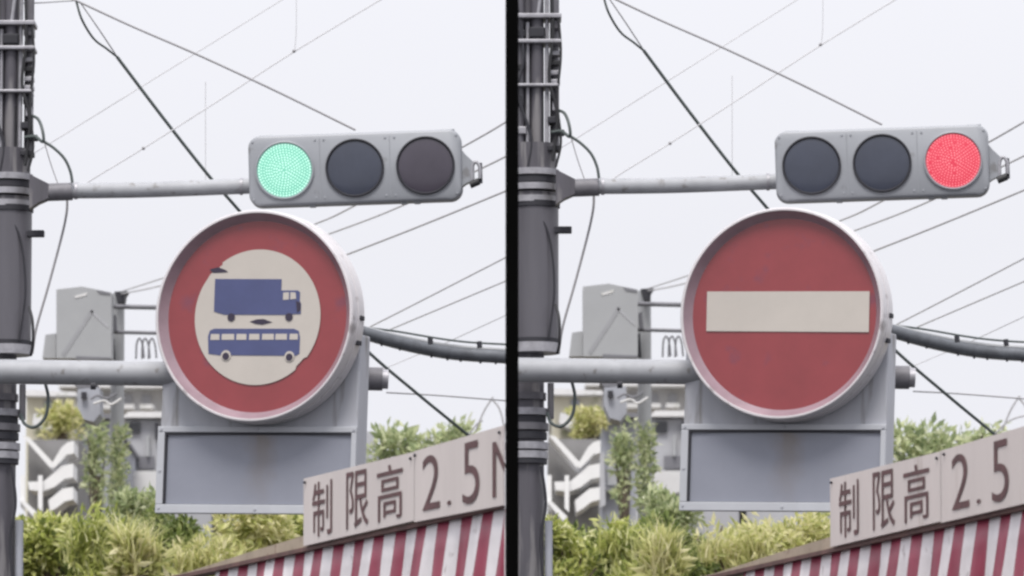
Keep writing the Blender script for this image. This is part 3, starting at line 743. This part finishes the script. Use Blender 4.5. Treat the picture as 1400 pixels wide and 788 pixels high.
    for k in range(24):
        y = 590 + k * 4.4; p = P(163 + rnd.uniform(-5, 5), y, 41.85) - iv.location
        leaves(bm, p, (.05, .06, .05), 20, .032, rnd)
    obj('foliage', bm, M['leafC'], iv)
    bm = BM(); tube(bm, smooth_path([(.03, -.12, 0), (-.05, -.13, .25), (.05, -.12, .5), (-.02, -.12, .75)]), .012, 6); obj('stem', bm, M['bark'], iv, True)
    # bare twigs above the right board
    tw = thing('bare_branch', f'bare thin twigs sticking up above the 2.5 board {where}', 'branch', P(660, 600, 40), group='bare twigs')
    for pts in (((650, 590, 40), (662, 562, 40), (674, 543, 40)), ((672, 545, 40), (684, 562, 40), (692, 600, 40)), ((640, 596, 40), (655, 580, 40), (672, 572, 40), (690, 569, 40)) if RT else ((640, 596, 40), (652, 580, 40), (660, 575, 40))):
        ptube(pts, 1.2, M['wire'], 'twig', tw, 6)

    # ---- overhead wires
    EX = 760 if RT else 695
    RYw = RY + .03
    def wire(pts, r, m, label, name='overhead_wire', grp='thin overhead wires'):
        o = ptube(pts, r, M[m], name, None, 8); tag(o, label, 'wire' if name == 'overhead_wire' else 'cable', grp); return o
    def ext(p0, p1):     # carry the line p0->p1 on to the edge of this place
        s = (p1[1] - p0[1]) / (p1[0] - p0[0]); return (EX, p1[1] + s * (EX - p1[0]), RYw)
    wire([(60, -18, 29), (104, 1, 29), (180, 36, 29), (270, 75, 29), (380, 126, 29), (486, 178, 29)], 1.5, 'wire', f'dark wire slanting down right onto the top of the {lit}')
    sup = wire([(160, 78, 29.2), (222, 160, 29.3), (285, 240, 29.4), (326, 287, 29.5), (420, 396, 29.8), (500, 478, 30.0), (570, 538, 30.2), (635, 591, 30.4), ext((570, 538), (635, 591))], 2.3, 'cable', f'thick dark cable running steeply down right behind the {sgn}', 'support_cable', 'steep support cables')
    wire([(104, 1, 29.0), (112, 27, 29.0), (128, 53, 29.1), (146, 67, 29.15), (160, 78, 29.2)], 1.6, 'cable', f'short curved dark strand at the top of the steep cable {where}', 'cable_strand', 'curved cable strands')
    wire([(110, 4, 29.05), (135, 40, 29.1), (159, 76, 29.2)], .9, 'wire', f'thin straight strand right of the curved strand {where}', 'cable_strand', 'straight cable strands')
    wire([(46, 210, 28.4), (75, 192, 29), (230, 96, 29.6), (400, -9, RYw), (440, -34, RYw)], .75, 'palewire', f'upper faint wire rising from the pole to the sky {where}')
    w2 = wire([(112, 255, 28.3), (135, 240, 28.5), (196, 203, 29), (300, 137, 29.6), (402, 71, 30), (520, 0, RYw), (560, -24, RYw)], .95, 'palewire', f'lower faint wire rising from the arm with beads {where}')
    for x, y, d in ((196, 203, 29), (402, 70, 30)):
        bm = BM(); bmesh.ops.create_icosphere(bm, subdivisions=2, radius=2.6 * d / F, matrix=Matrix.Translation(P(x, y, d - .01))); obj('bead', bm, M['wire'], w2, True)
    wire([(405, -30, 30), (405, 40, 30), (403, 68, 30)], .4, 'palewire', f'very faint vertical wire at the top above the beaded wire {where}')
    wire([(281, 112, 29.6), (281, 200, 29.6), (281, 256, 29.6)], .4, 'palewire', f'very faint vertical wire above the arm, left of the {lit}')
    ip = P(165, 400, 41.9)
    wire([(165, 399, 41.9), (215, 383, 40), (330, 345, 37), (427, 308, 34), (480, 284, 33), (640, 197, 31), ext((640, 197), (690, 168))], 1.0, 'palewire', f'topmost pale wire leaving the right end of the {lit}')
    wire([(165, 402, 41.9), (215, 392, 40), (330, 361, 37), (475, 311, 34), (560, 277, 33), (655, 232, 31.4), ext((655, 232), (690, 215))], 1.0, 'palewire', f'middle pale wire leaving the right end of the {lit}')
    wire([(230, 440, 41.5), (380, 385, 36), (475, 348, 33), (580, 307, 32), ext((580, 307), (690, 262))], 1.1, 'palewire', f'pale wire passing just below the {lit}')
    wire([(225, 560, 41), (420, 488, 35), (510, 445, 33), ext((510, 445), (690, 353))], .8, 'palewire', f'faint wire rising right from the panel corner behind the {sgn}')
    wire([(228, 565, 41), (440, 490, 35), (540, 448, 33), ext((540, 448), (690, 385))], .8, 'palewire', f'second faint wire rising right from the panel behind the {sgn}')
    wire([(500, 515, 33), (600, 473, 33), (640, 455, 32), ext((640, 455), (690, 432))], .55, 'palewire', f'faintest low wire rising right above the thick bundle {where}')
    wire([(528, 537, 30.5), (600, 541, 30.5), ext((600, 541), (690, 548))], 1.0, 'wire', f'thin level wire from the stub of the sign arm {where}')
    # thick lashed bundle
    p0 = [(440, 438, 30.2), (500, 456, 30.3), (560, 472, 30.4), (620, 483, 30.5), (690, 488, 30.55), (EX, 489 if not RT else 490, 30.6)]
    bn = thing('cable_bundle', f'thick grey lashed cable bundle right of the {sgn}', 'cable', P(500, 456, 30.3), group='thick cable bundles')
    ptube(p0, 9.6, M['bundle'], 'sheath', bn, 20)
    ptube([(x, y - 9 if i > 1 else y - 7, d - .01) for i, (x, y, d) in enumerate(p0)], 3.0, M['boxgrey'], 'upper_cable', bn, 12)
    ptube([(490, 447, 30.3), (540, 453, 30.4), (600, 463, 30.45), (640, 468, 30.5), (690, 471, 30.55), (EX, 471, 30.6)], 1.5, M['cable'], 'messenger_wire', bn, 8)
    pr = smooth_path([Vector(p) for p in p0], 8)
    for x in (520, 545, 588, 610, 628, 655, 676):
        v = min(pr, key=lambda k: abs(k.x - x)); 
        ptube([(x - 2, v.y - 11, v.z - .01), (x + 2, v.y + 11, v.z - .01)], 10.6 if False else 1.6, M['dark'], 'lashing', bn, 8, False)
    for x, y in ((588, 466), (655, 471)): 
        ptube([(x, y - 4, 30.3), (x + 1, y + 5, 30.3)], 3.6, M['dark'], 'hanger', bn, 10, False)
    # loose cables by the pole
    wire([(42, 158, 28.15), (52, 163, 28.1), (58, 178, 28.05), (59, 194, 28.05), (48, 187, 28.1), (34, 188, 28.12)], 2.2, 'cable', f'short black cable loop on the pole above the arm {by}', 'loose_cable', 'cable loops above the arms')
    wire([(59, 193, 28.05), (74, 203, 28.05), (88, 217, 28.05), (96, 234, 28.05), (99, 250, 28.05)], 2.0, 'cable', f'black cable drooping from the pole onto the arm {by}', 'loose_cable', 'cables drooping to the arms')
    wire([(61, 196, 28.1), (70, 226, 28.1), (80, 254, 28.1)], .7, 'wire', f'thin wire inside the drooping cable {by}', 'loose_cable', 'thin wires above the arms')
    wire([(92, 272, 28.2), (91, 292, 28.2), (84, 325, 28.2), (66, 392, 28.2), (50, 448, 28.2), (44, 484, 28.2)], 1.7, 'wire', f'long thin cable hanging from arm down along the pole {by}', 'loose_cable', 'cables hanging from the arms')
    wire([(40, 420, 28.1), (44.5, 440, 28.05), (45, 470, 28.05), (42, 486, 28.1)], 2.0, 'black', f'short black cable beside the pole sleeve just above the sign arm, {half}', 'loose_cable', 'cables beside the sleeves')
    wire([(62, 524, 28.15), (66, 545, 28.1), (62, 570, 28.1), (48, 584, 28.1), (34, 580, 28.12), (28, 566, 28.14)], 2.3, 'cable', f'black cable loop hanging below the sign arm at the pole, {half}', 'loose_cable', 'cable loops below the sign arms')
    wire([(20, 5, 28.3), (56, 4, 28.3), (86, 2, 28.6), (104, 1, 29.0)], .9, 'wire', f'short level wire at the very top from the pole {where}')

place('left')
place('right')
